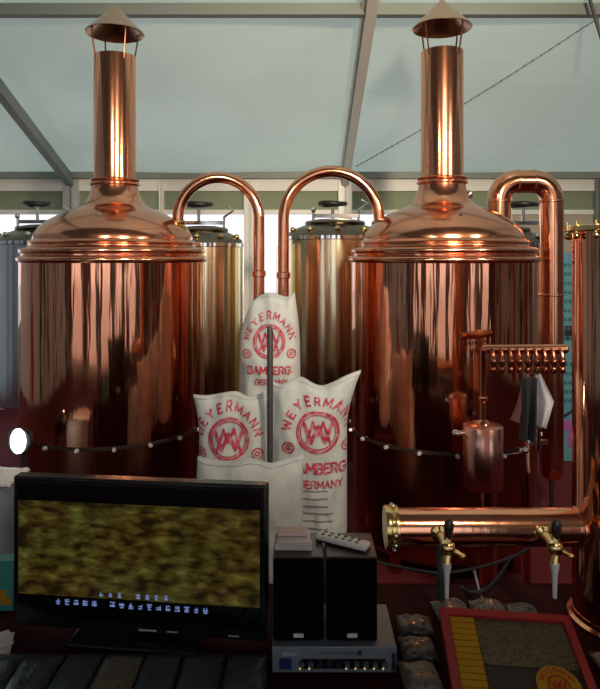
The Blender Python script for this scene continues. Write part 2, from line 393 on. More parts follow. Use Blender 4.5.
# ------------------------------------------------------------------ brew kettles
K = 3.85 / 640
def z_(py): return EYE + (HY - py) * K
def pz(l): return [(r * K * (.975 if r > 50 else 1), z_(y)) for r, y in l]
R0 = 88.6 * K
def make_kettle():
    t = thing('brew_kettle', 'left copper brew kettle with tall chimney, standing behind the television', 'brew kettle', (X(115, 3.85), 3.85, 0))
    MB().lathe([(R0, z_(262)), (R0, .700)], 128, cap=False).build('shell', 'copper', t)
    MB().lathe([(R0 * .985, .69), (R0 * .975, .13), (R0 * .93, .10)], 128).build('skirt', 'copper_dark', t)
    rim = MB().lathe([(R0 * .97, .682), (R0 * 1.006, .682), (R0 * 1.008, .694), (R0 * 1.0, .702), (R0 * .9, .702)], 128, cap=False).build('bolt_rim', 'rim', t)
    for i in range(18):
        a = math.radians(-94.4 + i * 20)
        d = Vector((math.cos(a), math.sin(a), 0))
        MB().cyl(d * (R0 * .995) + Vector((0, 0, .687)), d * (R0 + .02) + Vector((0, 0, .687)), .011, .010, 8).build('bolt', 'satin', rim)
    MB().lathe(pz([(89.5, 262.5), (92.3, 261.5), (93.5, 259.5), (93, 257.5), (91, 256), (89, 255.3), (89, 254), (91, 253), (91.3, 250), (90, 248.5), (87, 248), (83, 247.3), (82, 246), (82.5, 244), (83.5, 243), (82.5, 241), (79, 240)]), 128, cap=False).build('shoulder_ring', 'copper_dome', t, ang=60)
    dome = MB().lathe(pz([(79, 241), (78.8, 238), (77, 233), (73, 227.5), (66, 222), (58, 217.5), (49, 213.5), (41, 210.5), (35, 208), (30, 204.5), (26.5, 200), (24.3, 195), (23, 190), (22.5, 186)]), 128, cap=False).build('dome', 'copper_dome', t, ang=60)
    MB().lathe([(.395, z_(225.5) + .0), (.40, z_(225.5) + .006), (.395, z_(224.0) + .01)], 96, cap=False)
    MB().lathe(pz([(21.5, 187), (24, 186.4), (25, 184.8), (24, 183.2), (23, 182.6), (24, 182), (24.8, 180.6), (23.5, 179.4), (20.5, 179)]), 64, cap=False).build('chimney_collar', 'copper_dome', t, ang=70)
    MB().lathe(pz([(20.5, 182), (20.5, 57)]) + pz([(19.9, 57), (19.9, 180)]), 64, cap=False).build('chimney', 'copper_pipe', t)
    MB().lathe(pz([(20.6, 58.2), (20.9, 58), (20.9, 57), (20.3, 56.8)]), 64, cap=False)
    cap = MB().lathe(pz([(28.5, 34), (28.8, 33.4), (.3, 5.0)]) + pz([(.2, 6.2), (28.2, 34)]), 48, cap=False).build('chimney_cap', 'cap', t)
    for i in range(4):
        a = math.radians(40 + 90 * i); c, s = math.cos(a), math.sin(a)
        MB().tube([(c * 20.6 * K, s * 20.6 * K, z_(63)), (c * 20.9 * K, s * 20.9 * K, z_(56)), (c * 24 * K, s * 24 * K, z_(38)), (c * 24 * K, s * 24 * K, z_(30.5))], .005, 8).build('cap_strut', 'copper_dark', t)
    for i in range(4):
        a = math.radians(45 + 90 * i)
        MB().cyl((math.cos(a) * .45, math.sin(a) * .45, 0), (math.cos(a) * .45, math.sin(a) * .45, .14), .035).build('leg', 'copper_dark', t)
    # small chrome pegs set on the dome to stand for highlights
    MB().cyl((-.28, -.20, z_(226) - .01), (-.30, -.24, z_(226) + .02), .012, .012, 10).build('dome_glint', 'chrome', t)
    MB().cyl((.02, -.33, z_(222) - .03), (.02, -.36, z_(222) + .025), .010, .010, 10).build('dome_glint', 'chrome', t)
    return t
k1 = make_kettle()
k2 = copy_tree(k1); k2.location = (X(442, 3.76), 3.76, 0)
tag(k2, 'right copper brew kettle with tall chimney, standing behind the beer tap arm')
g = MB().ball((0, 0, 0), .02, 8, (1, 1, 1.3)).cyl((-.03, 0, 0), (0, 0, 0), .01)
for v in g.v: v += Vector((.155, -.03, z_(196)))
g.build('sight_glass', 'chrome', k2)

# gooseneck vapour pipes
def goose(pxa, pxb, pya, Y, Yb, zend, label, leftdown):
    xa, xb = X(pxa, Y), X(pxb, Y); c = (xa + xb) / 2; r = abs(xb - xa) / 2; zc = Z(pya, Y)
    pts = arc((c, 0, zc), r, PI, 0, 28)
    if leftdown: pts = [Vector((xa, 0, zc - (zc - zend) * k / 10)) for k in range(10, 0, -1)] + pts + [Vector((xb, 0, zc - .03 * k)) for k in (1, 2, 3)]
    else: pts = [Vector((xa, 0, zc - .03 * k)) for k in (3, 2, 1)] + pts + [Vector((xb, 0, zc - (zc - zend) * k / 10)) for k in range(1, 11)]
    for p in pts: p.y = Y
    t = thing('vapour_pipe', label, 'pipe', (xb if not leftdown else xa, Y, 0))
    off = Vector(t.location)
    mb = MB().tube([p - off for p in pts], .033, 20); mb.build('bent_pipe', 'copper_pipe', t)
    e = Vector((xa if not leftdown else xb, Y, zc - .03)) - off
    MB().lathe([(.034, -.06), (.052, -.05), (.056, -.035), (.052, -.02), (.040, -.01), (.045, 0), (.045, .012), (.036, .018)], 24, e).build('collar', 'brass', t)
    f = Vector((0, 0, zc - .33))
    MB().lathe([(.033, -.02), (.041, -.015), (.041, .015), (.033, .02)], 24, f).build('coupling', 'copper_pipe', t)
    MB().lathe([(.08, 0), (.08, .012), (.035, .016)], 24, (0, 0, 0)).build('floor_flange', 'copper_pipe', t)
    return t
goose(178, 259, 218, 3.80, 3.8, 0.0, 'arched copper pipe rising from the left kettle dome and dropping to its right', False)
goose(283.5, 379, 219, 3.76, 3.76, 0.0, 'arched golden copper pipe bending into the right kettle dome', True)

# big square-topped U pipe
Yp = 4.02; xa, xb = X(499, Yp), X(551.5, Yp); zt = Z(181.5, Yp); r = .072; er = .115
t = thing('wort_pipe', 'thick copper pipe with square U bend beside the right kettle', 'pipe', (xb, Yp, 0)); off = Vector(t.location)
pts = [Vector((xa, Yp, z)) for z in (1.72, 1.85, zt - er - .02)]
pts += arc((xa + er, Yp, zt - er), er, PI, PI / 2, 8) + arc((xb - er, Yp, zt - er), er, PI / 2, 0, 8)
pts += [Vector((xb, Yp, z)) for z in (1.8, 1.4, 1.0, .6, .36)]
MB().tube([p - off for p in pts], r, 32).build('bent_pipe', 'copper_pipe', t, ang=60)
MB().lathe([(.004, .285), (.03, .288), (.055, .305), (.069, .335), (.073, .37)], 32).build('end_cap', 'copper_pipe', t)
MB().cyl((0, 0, .0), (0, 0, .30), .013).build('drain_rod', 'iron', t)
for (sx, sz, ax) in ((0, zt - er - .01, (0, 0, 1)), (xa - xb, zt - er - .01, (0, 0, 1)), (xa - xb + er, zt, (1, 0, 0)), (-er, zt, (1, 0, 0)), (0, 1.45, (0, 0, 1))):
    MB().lathe([(r, -.008), (r + .004, -.004), (r + .004, .004), (r, .008)], 32, (sx, 0, sz), False, ax).build('weld_seam', 'copper_dome', t)

# ------------------------------------------------------------------ stainless tanks
def handwheel(t, c, rr, m='iron'):
    hw = MB().tube([Vector(c) + Vector((rr * math.cos(a), rr * math.sin(a), .004 * math.sin(2 * a))) for a in [2 * PI * i / 24 for i in range(24)]], .018, 8, True)
    for i in range(3):
        a = 2 * PI * i / 3 + .4; hw.cyl(c, Vector(c) + Vector((rr * math.cos(a), rr * math.sin(a), 0)), .011)
    hw.ball(c, .026, 8); w_ = hw.build('hand_wheel', m, t)
    MB().cyl((c[0], c[1], c[2] - .16), c, .013).build('wheel_stem', 'chrome', t); return w_
def tank(px, Y, rpx, topy, boty, m, label, hw=True, wx=0.0):
    r = rpx * Y / F; t = thing('fermentation_tank', label, 'tank', (X(px, Y), Y, 0), None)
    zt = Z(topy, Y); zb = Z(boty, Y)
    MB().lathe([(r * .3, zb - .16), (r * .7, zb - .09), (r, zb), (r, zt)], 64).build('tank_body', m, t)
    MB().lathe([(r * 1.0, zt - .035), (r * 1.02, zt - .03), (r * 1.02, zt - .005), (r, zt)], 64, cap=False).build('rim_band', 'chrome', t)
    if hw is not None:
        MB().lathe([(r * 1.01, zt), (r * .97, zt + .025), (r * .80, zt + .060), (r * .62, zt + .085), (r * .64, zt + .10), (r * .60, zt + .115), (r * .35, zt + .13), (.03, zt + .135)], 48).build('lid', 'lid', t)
        if hw:
            handwheel(t, (wx, -.02, zt + .30 - (.05 if topy < 240 else 0)), .10)
            MB().box((wx + .03, -.04, zt + .155), (.34, .03, .03)).tube([(wx + .2, -.04, zt + .10), (wx + .2, -.04, zt + .20), (wx + .27, -.05, zt + .25), (wx + .22, -.06, zt + .28)], .011, 8).cyl((wx - .15, -.04, zt + .06), (wx - .15, -.04, zt + .19), .012).ball((wx - .15, -.05, zt + .2), .022, 6).build('clamp_bar', 'chrome', t, bevel=.006)
        for a in (200, 235, 270, 305, 340):
            a = math.radians(a); MB().ball((r * .93 * math.cos(a), r * .93 * math.sin(a), zt + .045), .022, 6).build('lid_clamp', 'brass' if m == 'warmsteel' else 'chrome', t)
    for i in range(3):
        a = math.radians(30 + 120 * i); MB().cyl((r * .8 * math.cos(a), r * .8 * math.sin(a), 0), (r * .8 * math.cos(a), r * .8 * math.sin(a), zb + .04), .03).build('leg', 'steel', t)
    return t
tank(46, 5.2, 46, 241, 398, 'steel', 'stainless steel tank at the far left, half hidden by the left kettle', True, -.06)
tank(203, 5.0, 40, 243, 440, 'warmsteel', 'gold-tinted steel tank with clamped lid just right of the left kettle', True, -.03)
tank(335, 5.0, 48, 236, 440, 'warmsteel', 'gold-tinted steel tank with black hand wheel, left of the right kettle', True, -.02)
tank(312, 6.2, 36, 244, 420, 'warmsteel', 'tank furthest back, only a gold-tinted strip left of the arched pipe', None)
tank(498, 5.0, 49, 243, 440, 'steel', 'steel tank behind the right kettle, lid seen through the pipe bend', True, .19)

# ------------------------------------------------------------------ poster
t = thing('display_poster', 'blue upright poster board at the back between copper pipe and column', 'poster', (X(584, 5.3), 5.3, 0))
hw_, zt, zb = .20, Z(253, 5.3), Z(466, 5.3)
MB().box((0, 0, (zt + zb) / 2), (.42, .03, zt - zb)).build('board', 'poster', t, smooth=False)
for j, zz in enumerate([zt - .10 - .075 * k for k in range(9)] + [zt - .92 - .075 * k for k in range(5)]):
    x0 = -.17; mb = MB()
    while x0 < -.02:
        ww = random.uniform(.015, .035); mb.box((x0 + ww / 2, -.018, zz), (ww, .004, .03)); x0 += ww + .012
    mb.build('writing_line', M['ink'], t, smooth=False)
mb = MB().ball((-.12, -.016, zb + .34), .07, 10, (1, .08, .7)).ball((-.10, -.016, zb + .22), .08, 10, (.6, .08, 1)); mb.build('poster_figure', mat('poster_magenta', (.40, .10, .42), .6), t)
MB().box((-.1, -.017, zt - .66), (.14, .004, .12)).build('poster_panel', 'iron', t, smooth=False)
mb = MB().tube([(-.2, -.018, zb + .40), (-.12, -.018, zb + .45), (-.05, -.018, zb + .52)], .012, 6); mb.build('poster_figure', mat('poster_navy', (.01, .01, .04), .6), t)
MB().box((0, .05, zb - .0), (.40, .12, .03)).cyl((-.15, .04, 0), (-.15, .04, zb), .015).cyl((.15, .04, 0), (.15, .04, zb), .015).build('poster_stand', 'alu', t)

# ------------------------------------------------------------------ sampling header with taps, canister
Yh = 2.98
hx0, hx1, hz = X(484, Yh), X(566, Yh), Z(349, Yh)
t = thing('tap_manifold', 'copper pipe manifold with a row of small curved taps before the right kettle', 'pipe manifold', (X(526, Yh), Yh, 0)); off = Vector(t.location)
MB().lathe([(.002, -.012), (.016, -.008), (.022, 0), (.022, hx1 - hx0), (.016, hx1 - hx0 + .008), (.002, hx1 - hx0 + .012)], 20, Vector((hx0, Yh, hz)) - off, True, (1, 0, 0)).build('header_pipe', 'copper_pipe', t)
for i in range(9):
    xx = X(492 + i * 8.6, Yh - .03) - off.x
    d = hz
    MB().tube([(xx, -.015, d), (xx, -.035, d - .005), (xx + .002, -.048, d - .03), (xx + .002, -.048, d - .065), (xx, -.042, d - .085)], [.009, .010, .011, .012, .009], 10).ball((xx, -.05, d - .05), .0165, 8).ball((xx, -.048, d - .088), .015, 8, (1, 1, 1.25)).build('small_tap', 'copper_dark', t)
MB().lathe([(.034, 0), (.034, .01), (.014, .03), (.018, .30), (.026, .66), (.026, .70), (.016, .74), (.014, hz)], 18, (.005, 0, 0)).build('support_post', 'copper_pipe', t)
MB().cyl((.05, -.02, .80), (.05, -.02, .92), .012).box((.05, -.02, .835), (.085, .02, .02)).cyl((.0, -.02, .835), (.05, -.02, .835), .010).build('side_valve', 'chrome', t)
MB().cyl((.01, -.03, hz - .09), (.01, -.05, hz - .11), .010).cyl((.01, 0, hz - .09), (.01, -.035, hz - .09), .007).build('hook', 'chrome', t)

Yc = 2.92
t = thing('grant_vessel', 'small upright copper canister on a pipe before the right kettle', 'canister', (X(483, Yc), Yc, 0))
rc = 19.5 * Yc / F; zc0, zc1 = Z(486, Yc), Z(426, Yc)
MB().lathe([(.02, zc0 - .004), (rc - .004, zc0 - .004), (rc, zc0), (rc, zc1), (rc - .004, zc1 + .004), (.02, zc1 + .012)], 48).build('canister', 'copper_can', t, ang=50)
MB().lathe([(.055, 0), (.055, .012), (.040, .02), (.040, zc0)], 28, (.022, 0, 0)).build('lower_pipe', 'copper_pipe', t)
MB().lathe([(.03, zc1 + .01), (.024, zc1 + .022), (.0155, zc1 + .03), (.0155, zc1 + .11), (.021, zc1 + .115), (.021, zc1 + .13), (.0155, zc1 + .135), (.0155, Z(352, Yc)), (.02, Z(350, Yc))], 20, (.0, 0, 0)).build('upper_pipe', 'copper_pipe', t)
MB().cyl((-rc, 0, zc1 - .03), (-rc - .03, -.01, zc1 - .03), .012).ball((-rc - .038, -.01, zc1 - .03), .018, 7).build('valve_knob', 'chrome', t)
MB().tube([(rc, 0, zc0 + .14), (rc + .03, -.01, zc0 + .148), (rc + .08, -.01, zc0 + .155), (rc + .10, -.01, zc0 + .165)], .005, 8).ball((rc + .005, -.01, zc0 + .135), .014, 7).ball((rc + .10, -.01, zc0 + .165), .016, 7).build('sight_tube', 'chrome', t)

# hanging cloths
def cloth(name, pts, Y, m, label, th=.006, seed=0):
    """pts: left edge list and right edge list (px,py) from top to bottom"""
    L_, R_ = pts; nU, nV = 8, 14; vs = []
    def samp(l, t):
        s = t * (len(l) - 1); i = min(int(s), len(l) - 2); f = s - i; return (l[i][0] * (1 - f) + l[i + 1][0] * f, l[i][1] * (1 - f) + l[i + 1][1] * f)
    for side in (0, 1):
        for j in range(nV + 1):
            a = samp(L_, j / nV); b = samp(R_, j / nV)
            for i in range(nU + 1):
                u = i / nU; px = a[0] * (1 - u) + b[0] * u; py = a[1] * (1 - u) + b[1] * u
                p = P(px, py, Y); p.y += .018 * math.sin(u * PI * 3 + seed) * (j / nV + .2) + side * th
                vs.append(p)
    base = vs[0].copy(); N = (nU + 1) * (nV + 1); fs = []
    for s in (0, 1):
        for j in range(nV):
            for i in range(nU):
                a = s * N + j * (nU + 1) + i; fs.append((a, a + 1, a + nU + 2, a + nU + 1))
    for j in range(nV):
        for i in (0, nU): a = j * (nU + 1) + i; fs.append((a, a + nU + 1, a + nU + 1 + N, a + N))
    for i in range(nU):
        for j in (0, nV): a = j * (nU + 1) + i; fs.append((a, a + 1, a + 1 + N, a + N))
    o = MB().add([v - base for v in vs], fs).build(name, m, loc=base); tag(o, label, 'cloth'); return o
cloth('hanging_cloth', ([(536, 376), (535, 400), (533, 424)], [(541, 374), (554, 402), (546, 429)]), 2.86, 'whitecloth', 'white cloth hanging by its corner under the row of taps')
cloth('hanging_cloth', ([(522, 385), (518, 405), (512, 421)], [(526, 383), (527, 402), (526, 423)]), 2.86, 'pinkcloth', 'pinkish cloth corner left of the dark grey hanging strip', seed=1)
cloth('hanging_strip', ([(523, 378), (523, 410), (521, 441)], [(537, 378), (536, 410), (534, 441)]), 2.83, 'greycloth', 'long dark grey strip hanging beside the white cloth', .012, seed=2)

# ------------------------------------------------------------------ table
TZ = EYE - 1.063
t = thing('display_table', 'low table under a dark maroon cloth, in the foreground', 'table', (0, 1.45, 0))
mb = MB(); nU = 80; xs = [-1.25, 1.35]; ys = [-.6, .62]
top = [(xs[0], ys[0]), (xs[1], ys[0]), (xs[1], ys[1]), (xs[0], ys[1])]
mb.box((.05, .01, TZ - .006), (2.6, 1.22, .012))
# draped skirt
vs = []; fs = []; per = []
for k in range(4):
    a = Vector(top[k] + (0,)); b = Vector(top[(k + 1) % 4] + (0,))
    nrm = Vector(((b - a).y, -(b - a).x, 0)).normalized()
    for i in range(40): per.append((a.lerp(b, i / 40), nrm))
for j, zz in enumerate((TZ - .002, TZ * .6, .02)):
    for i, (p, nr) in enumerate(per):
        o = (0, .012, .03)[j] * math.sin(i * 1.3)
        vs.append(p + nr * (.005 + o + (0, .01, .02)[j]) + Vector((0, 0, zz)))
N = len(per)
for j in range(2):
    for i in range(N): k = (i + 1) % N; fs.append((j * N + i, j * N + k, (j + 1) * N + k, (j + 1) * N + i))
mb.add(vs, fs); mb.build('tablecloth', 'cloth', t, ang=60)
for sx in (-1.15, 1.25):
    for sy in (-.5, .5): MB().box((sx, sy, TZ / 2), (.05, .05, TZ - .02)).build('leg', 'iron', t, smooth=False)

# ------------------------------------------------------------------ television
A = Vector((X(13, 1.80), 1.80, 0)); B = Vector((X(267, 1.72), 1.72, 0)); tw = (B - A).length; yaw = math.atan2(B.y - A.y, B.x - A.x)
c = (A + B) / 2
t = thing('television', 'black flat screen television showing a mottled olive picture', 'television', (c.x, c.y, TZ), rotz=yaw)
H0, H1 = .022, .442
MB().box((0, .02, (H0 + H1) / 2), (tw, .04, H1 - H0)).box((0, .05, .22), (tw * .7, .04, .30)).build('casing', 'black', t, bevel=.006)
MB().box((0, -.0015, (H0 + H1) / 2 + .008), (tw - .035, .004, H1 - H0 - .05)).build('panel', mat('dark_panel', (.004, .004, .005), .12), t, smooth=False)
sz0, sz1 = .116, .377
MB().box((0, -.004, (sz0 + sz1) / 2), (tw - .038, .003, sz1 - sz0)).build('screen', 'screen', t, smooth=False)
# subtitles : rows of small glyph clusters
random.seed(3)
def glyph(cx_, cz_, s):
    mb = MB()
    for k in range(random.randint(2, 3)): mb.box((cx_, -.0068, cz_ + (k - 1) * s * .33 + random.uniform(-.1, .1) * s), (s * random.uniform(.6, .95), .001, s * .13))
    for k in range(random.randint(1, 2)): mb.box((cx_ + random.uniform(-.3, .3) * s, -.0068, cz_), (s * .13, .001, s * random.uniform(.5, .95)))
    mb.build('subtitle_character', 'subtitle', t, smooth=False)
for i in range(17):
    if i in (5,): continue
    glyph(-.225 + i * .0262, .100, .016)
for i in range(8):
    if i == 3: continue
    glyph(-.10 + i * .0262, .127, .014)
MB().box((.03, -.002, .034), (.05, .003, .003)).box((.10, -.002, .034), (.03, .003, .002)).box((.27, -.002, .034), (.03, .003, .002)).build('status_marks', 'silverletter', t, smooth=False)
MB().box((0, .03, .008), (.36, .17, .012)).box((0, .05, .03), (.09, .04, .06)).build('stand', 'black', t, bevel=.005)

# ------------------------------------------------------------------ amplifier, speakers
ax0, ax1 = X(272, 1.62), X(397, 1.62); ay0, ay1 = 1.62, 1.82; aw = ax1 - ax0; AZ = .070
t = thing('amplifier', 'silver blue audio amplifier with row of knobs, under two black speakers', 'amplifier', ((ax0 + ax1) / 2, 1.62, TZ), rotz=.0)
MB().box((0, .10, AZ / 2 + .003), (aw, .20, AZ - .004)).build('case', 'amp', t, bevel=.003)
for sx in (-1, 1): MB().box((sx * aw * .4, .03, .003), (.02, .02, .006)).build('foot', 'iron', t, smooth=False)
MB().box((-aw * .5 + .034, -.002, .030), (.030, .004, .026)).build('display', 'display', t, smooth=False)
MB().box((.022, -.0015, .029), (aw - .105, .003, .024)).build('control_strip', 'black', t, smooth=False)
for i in range(10):
    xx = -aw * .5 + .075 + i * .0232
    kn = MB().cyl((xx, 0, .030), (xx, -.012, .030), .0078, .0068, 12).build('knob', 'iron' if i in (2, 3, 4) else 'greycloth', t)
    if i not in (2, 3, 4): MB().box((xx - .004, -.0125, .024), (.004, .002, .004)).build('pointer', 'led', kn, smooth=False)
MB().box((aw * .5 - .009, -.001, .034), (.010, .003, .045)).build('side_strip', 'iron', t, smooth=False)
MB().box((aw * .5 - .095, -.002, .057), (.011, .003, .009)).build('button', 'iron', t, smooth=False)
v, f = text_geo('Malata', .014); MB().add([(p.x - aw * .5 + .045, -.0015, p.y + .054) for p in v], f).build('maker_name', 'paper', t, smooth=False)
mb = MB()
for i in range(14): mb.box((-.04 + i * .008, -.0012, .056), (.005 if i % 3 else .003, .001, .003))
mb.build('small_print', 'greycloth', t, smooth=False)

def speaker(px0, px1, label, Y=1.648):
    x0, x1 = X(px0, Y), X(px1, Y); w_ = x1 - x0 - .002; h = .211
    t = thing('bookshelf_speaker', label, 'speaker', ((x0 + x1) / 2, Y, TZ + AZ + .002), 'speakers on the amplifier')
    MB().box((0, .078, h / 2), (w_, .145, h)).build('cabinet', 'wood', t, bevel=.003)
    MB().box((0, -.001, h / 2), (w_ - .004, .014, h - .004)).build('front_grille', 'blackmatt', t, bevel=.004)
    MB().box((.0, -.0095, .017), (.026, .003, .010)).build('badge', 'silverletter', t, smooth=False)
    for s in (-1, 1): MB().box((s * w_ * .35, .02, -.0005), (.015, .015, .003)).build('foot', 'iron', t, smooth=False)
    return t
speaker(272.5, 324.5, 'black bookshelf speaker under the folded papers, nearest the television')
speaker(326, 378, 'black bookshelf speaker under the remote control')
SZ = TZ + AZ + .002 + .211
# paper stack and remote
t = thing('paper_stack', 'small stack of folded white and pinkish papers on the left speaker', 'papers', (X(293, 1.71), 1.712, SZ + .001), rotz=.03)
for i in range(7):
    MB().box((random.uniform(-.003, .003), random.uniform(-.003, .003), .0022 + i * .0036), (.098 - .002 * i, .055, .0032), Matrix.Rotation(random.uniform(-.05, .05), 3, 'Z')).build('sheet', 'paper' if i % 2 == 0 else 'pinkpaper', t, smooth=False)
MB().box((.0, .012, .034), (.080, .03, .016)).build('folded_tissue', 'pinkpaper', t, bevel=.004)
a = Vector((X(320, 1.78), 1.757, 0)); b = Vector((X(366, 1.69), 1.690, 0)); d = b - a
t = thing('remote_control', 'white remote control lying diagonally on the right speaker', 'remote control', ((a.x + b.x) / 2, (a.y + b.y) / 2, SZ + .001), rotz=math.atan2(d.y, d.x))
MB().box((0, 0, .010), (.150, .040, .016)).build('remote_body', 'remote', t, bevel=.006)
MB().box((0, 0, .003), (.146, .038, .006)).build('underside', 'iron', t, bevel=.002)
for i in range(6):
    for j in (-1, 1): MB().box((-.055 + i * .02, j * .008, .0188), (.008, .007, .002)).build('button', 'greycloth', t, smooth=False)

# ------------------------------------------------------------------ beer tower
Yt = 1.86; ctx = X(623, Yt)
t = thing('beer_tower', 'copper column with horizontal tap arm, at the right table edge', 'beer tower', (ctx, Yt, TZ)); off = Vector(t.location)
rcol = .137; ztop = Z(232, Yt) - TZ
MB().lathe([(rcol, .02), (rcol, ztop)], 64).build('column', 'copper', t)
MB().lathe([(rcol + .014, 0), (rcol + .014, .012), (rcol + .004, .018), (rcol + .002, .03)], 64).build('base_flange', 'copper_dome', t)
lid = MB().lathe([(rcol + .018, ztop + .001), (rcol + .022, ztop + .004), (rcol + .022, ztop + .016), (rcol + .012, ztop + .02), (.02, ztop + .024)], 64).build('brass_lid', 'brass', t, ang=50)
for i in range(14):
    a = 2 * PI * i / 14 + .2; c_, s_ = math.cos(a) * (rcol + .014), math.sin(a) * (rcol + .014)
    MB().cyl((c_, s_, ztop - .016), (c_, s_, ztop + .030), .0055, None, 8).ball((c_, s_, ztop - .012), .010, 6).build('wing_bolt', 'brass', lid)
ra = .0535; za = Z(527, Yt) - TZ; xa0 = X(389, Yt) - ctx
MB().lathe([(ra, xa0 + .004), (ra, -.08)], 48, (0, 0, za), True, (1, 0, 0)).build('tap_arm', 'copper_pipe', t)
# saddle seam where arm meets column
pts = []
for i in range(48):
    a = 2 * PI * i / 48; yy = ra * 1.01 * math.cos(a); zz = ra * 1.01 * math.sin(a); pts.append((-math.sqrt((rcol + .002) ** 2 - yy ** 2), yy, za + zz))
MB().tube(pts, .0045, 8, True).build('weld_seam', 'copper_dome', t)
fl = MB().lathe([(.01, xa0 - .012), (ra + .006, xa0 - .012), (ra + .008, xa0 - .004), (ra + .006, xa0 + .004), (ra + .001, xa0 + .006), (ra + .001, xa0 + .014), (ra + .008, xa0 + .016), (ra + .008, xa0 + .024), (ra, xa0 + .026)], 48, (0, 0, za), True, (1, 0, 0)).build('end_flange', 'brass', t, ang=50)
for i in range(12):
    a = 2 * PI * i / 12; MB().ball((xa0 + .012, (ra + .008) * math.cos(a), za + (ra + .008) * math.sin(a)), .006, 6).build('bolt', 'chrome', fl)
MB().cyl((X(440, 1.9) - ctx, .03, .001), (X(440, 1.9) - ctx, .03, za - ra * .6), .011).build('support_leg', 'greencable', t)
for px in (447, 553.5):
    xx = X(px, Yt - .09) - ctx; y0 = -ra
    tp = MB().lathe([(.014, -.01), (.020, 0), (.020, .008), (.011, .013), (.011, .05), (.015, .052), (.015, .062), (.009, .066)], 20, (xx - .012, y0 + .006, za + .005), True, (.15, -1, -.15))
    tp.ball((xx, y0 - .052, za - .012), .017, 8, (1, 1, 1.1)).cyl((xx, y0 - .052, za - .01), (xx, y0 - .050, za + .02), .012, .009).cyl((xx + .003, y0 - .055, za - .012), (xx + .028, y0 - .062, za - .026), .008, .005).ball((xx + .03, y0 - .063, za - .027), .007, 6)
    tp.cyl((xx, y0 - .052, za - .025), (xx - .006, y0 - .06, za - .048), .009, .010)
    for v_ in tp.v: v_.x = xx + (v_.x - xx) * 1.25; v_.z = za + (v_.z - za) * 1.12
    tb = tp.build('tap', 'brass', t)
    MB().lathe([(.006, 0), (.009, .004), (.010, .02), (.0135, .038), (.0135, .052), (.009, .060), (.002, .064)], 16, (xx, y0 - .050, za + .005), True, (.02, -.1, 1)).build('tap_handle', 'iron', tb)
    MB().lathe([(.012, 0), (.012, -.012), (.0085, -.026), (.0065, -.06), (.0055, -.095), (.004, -.096)], 14, (xx - .006, y0 - .060, za - .050)).build('spout', 'satin', tb)

# cables below the arm
def cable(pts, r, label, m='iron', Y=1.97):
    ps = [P(a, b, Y + (c_ if len(q) > 2 else 0)) for q in pts for (a, b, c_) in [(q + (0,))[:3] if len(q) == 2 else q]]
    out = []
    n_ = len(ps)
    for i in range(n_ - 1):
        p0 = ps[max(i - 1, 0)]; p1 = ps[i]; p2 = ps[i + 1]; p3 = ps[min(i + 2, n_ - 1)]
        for k in range(8):
            s = k / 8; out.append(.5 * ((2 * p1) + (p2 - p0) * s + (2 * p0 - 5 * p1 + 4 * p2 - p3) * s * s + (3 * p1 - p0 - 3 * p2 + p3) * s ** 3))
    out.append(ps[-1]); b0 = out[0].copy()
    return tag(MB().tube([p - b0 for p in out], r, 8).build('cable', m, loc=b0), label, 'cable')
cable([(376, 562), (400, 567), (440, 573), (480, 567), (515, 556), (530, 546)], .0045, 'black cable sagging beneath the tap arm')
cable([(512, 556, .0), (500, 575, 0), (485, 590, 0), (470, 592, 0), (462, 587, 0), (475, 600, 0), (490, 604, 0)], .006, 'black cable coiled under the arm, right of the left tap')
cable([(474, 570, .02), (477, 582, .02), (480, 593, .02), (484, 604, .02)], .004, 'thin white cable dropping behind the black cable coil', 'paper')

# ------------------------------------------------------------------ sample bags
def bag(px_c, yc, w_, l_, th, m, label, rz=0, z=TZ, tilt=0, seed=0, group='malt sample bags on the table', xw=None):
    xx = xw if xw is not None else X(px_c, yc); mb = MB(); nU, nV = 14, 18; vs = []
    for s in (1, -1):
        for j in range(nV + 1):
            v = -1 + 2 * j / nV
            for i in range(nU + 1):
                u = -1 + 2 * i / nU
                k = max(0, (1 - abs(u) ** 3)) ** .6 * max(0, (1 - abs(v) ** 4)) ** .6
                q = noise.noise(Vector((u * 2 + seed * 3.1, v * 2.5, s)))
                h = th / 2 + (th / 2 * k * (1 + .35 * q) + .002) * (s if s > 0 else 1.0 * s)
                if s < 0: h = max(h, .0015)
                vs.append((u * w_ / 2 * (1 - .06 * abs(v) ** 2 + .04 * q), v * l_ / 2 * (1 + .03 * noise.noise(Vector((u * 3, seed, 0)))), max(h, .0015) if s > 0 else h))
    N = (nU + 1) * (nV + 1); fs = []
    for s in (0, 1):
        for j in range(nV):
            for i in range(nU): a = s * N + j * (nU + 1) + i; fs.append((a, a + 1, a + nU + 2, a + nU + 1))
    for j in range(nV):
        for i in (0, nU): a = j * (nU + 1) + i; fs.append((a, a + nU + 1, a + nU + 1 + N, a + N))
    for i in range(nU):
        for j in (0, nV): a = j * (nU + 1) + i; fs.append((a, a + 1, a + 1 + N, a + N))
    mb.add(vs, fs)
    t = thing('sample_bag', label, 'sample bag', (xx, yc, z), group, rz)
    if tilt: t.rotation_euler = (tilt, 0, rz)
    mb.build('filled_pouch', m, t, ang=80)
    MB().box((0, l_ / 2 + .006, th / 2), (w_ * .92, .02, .002)).build('heat_seal', 'silverletter' if False else M['grain_dark'], t, smooth=False)
    return t
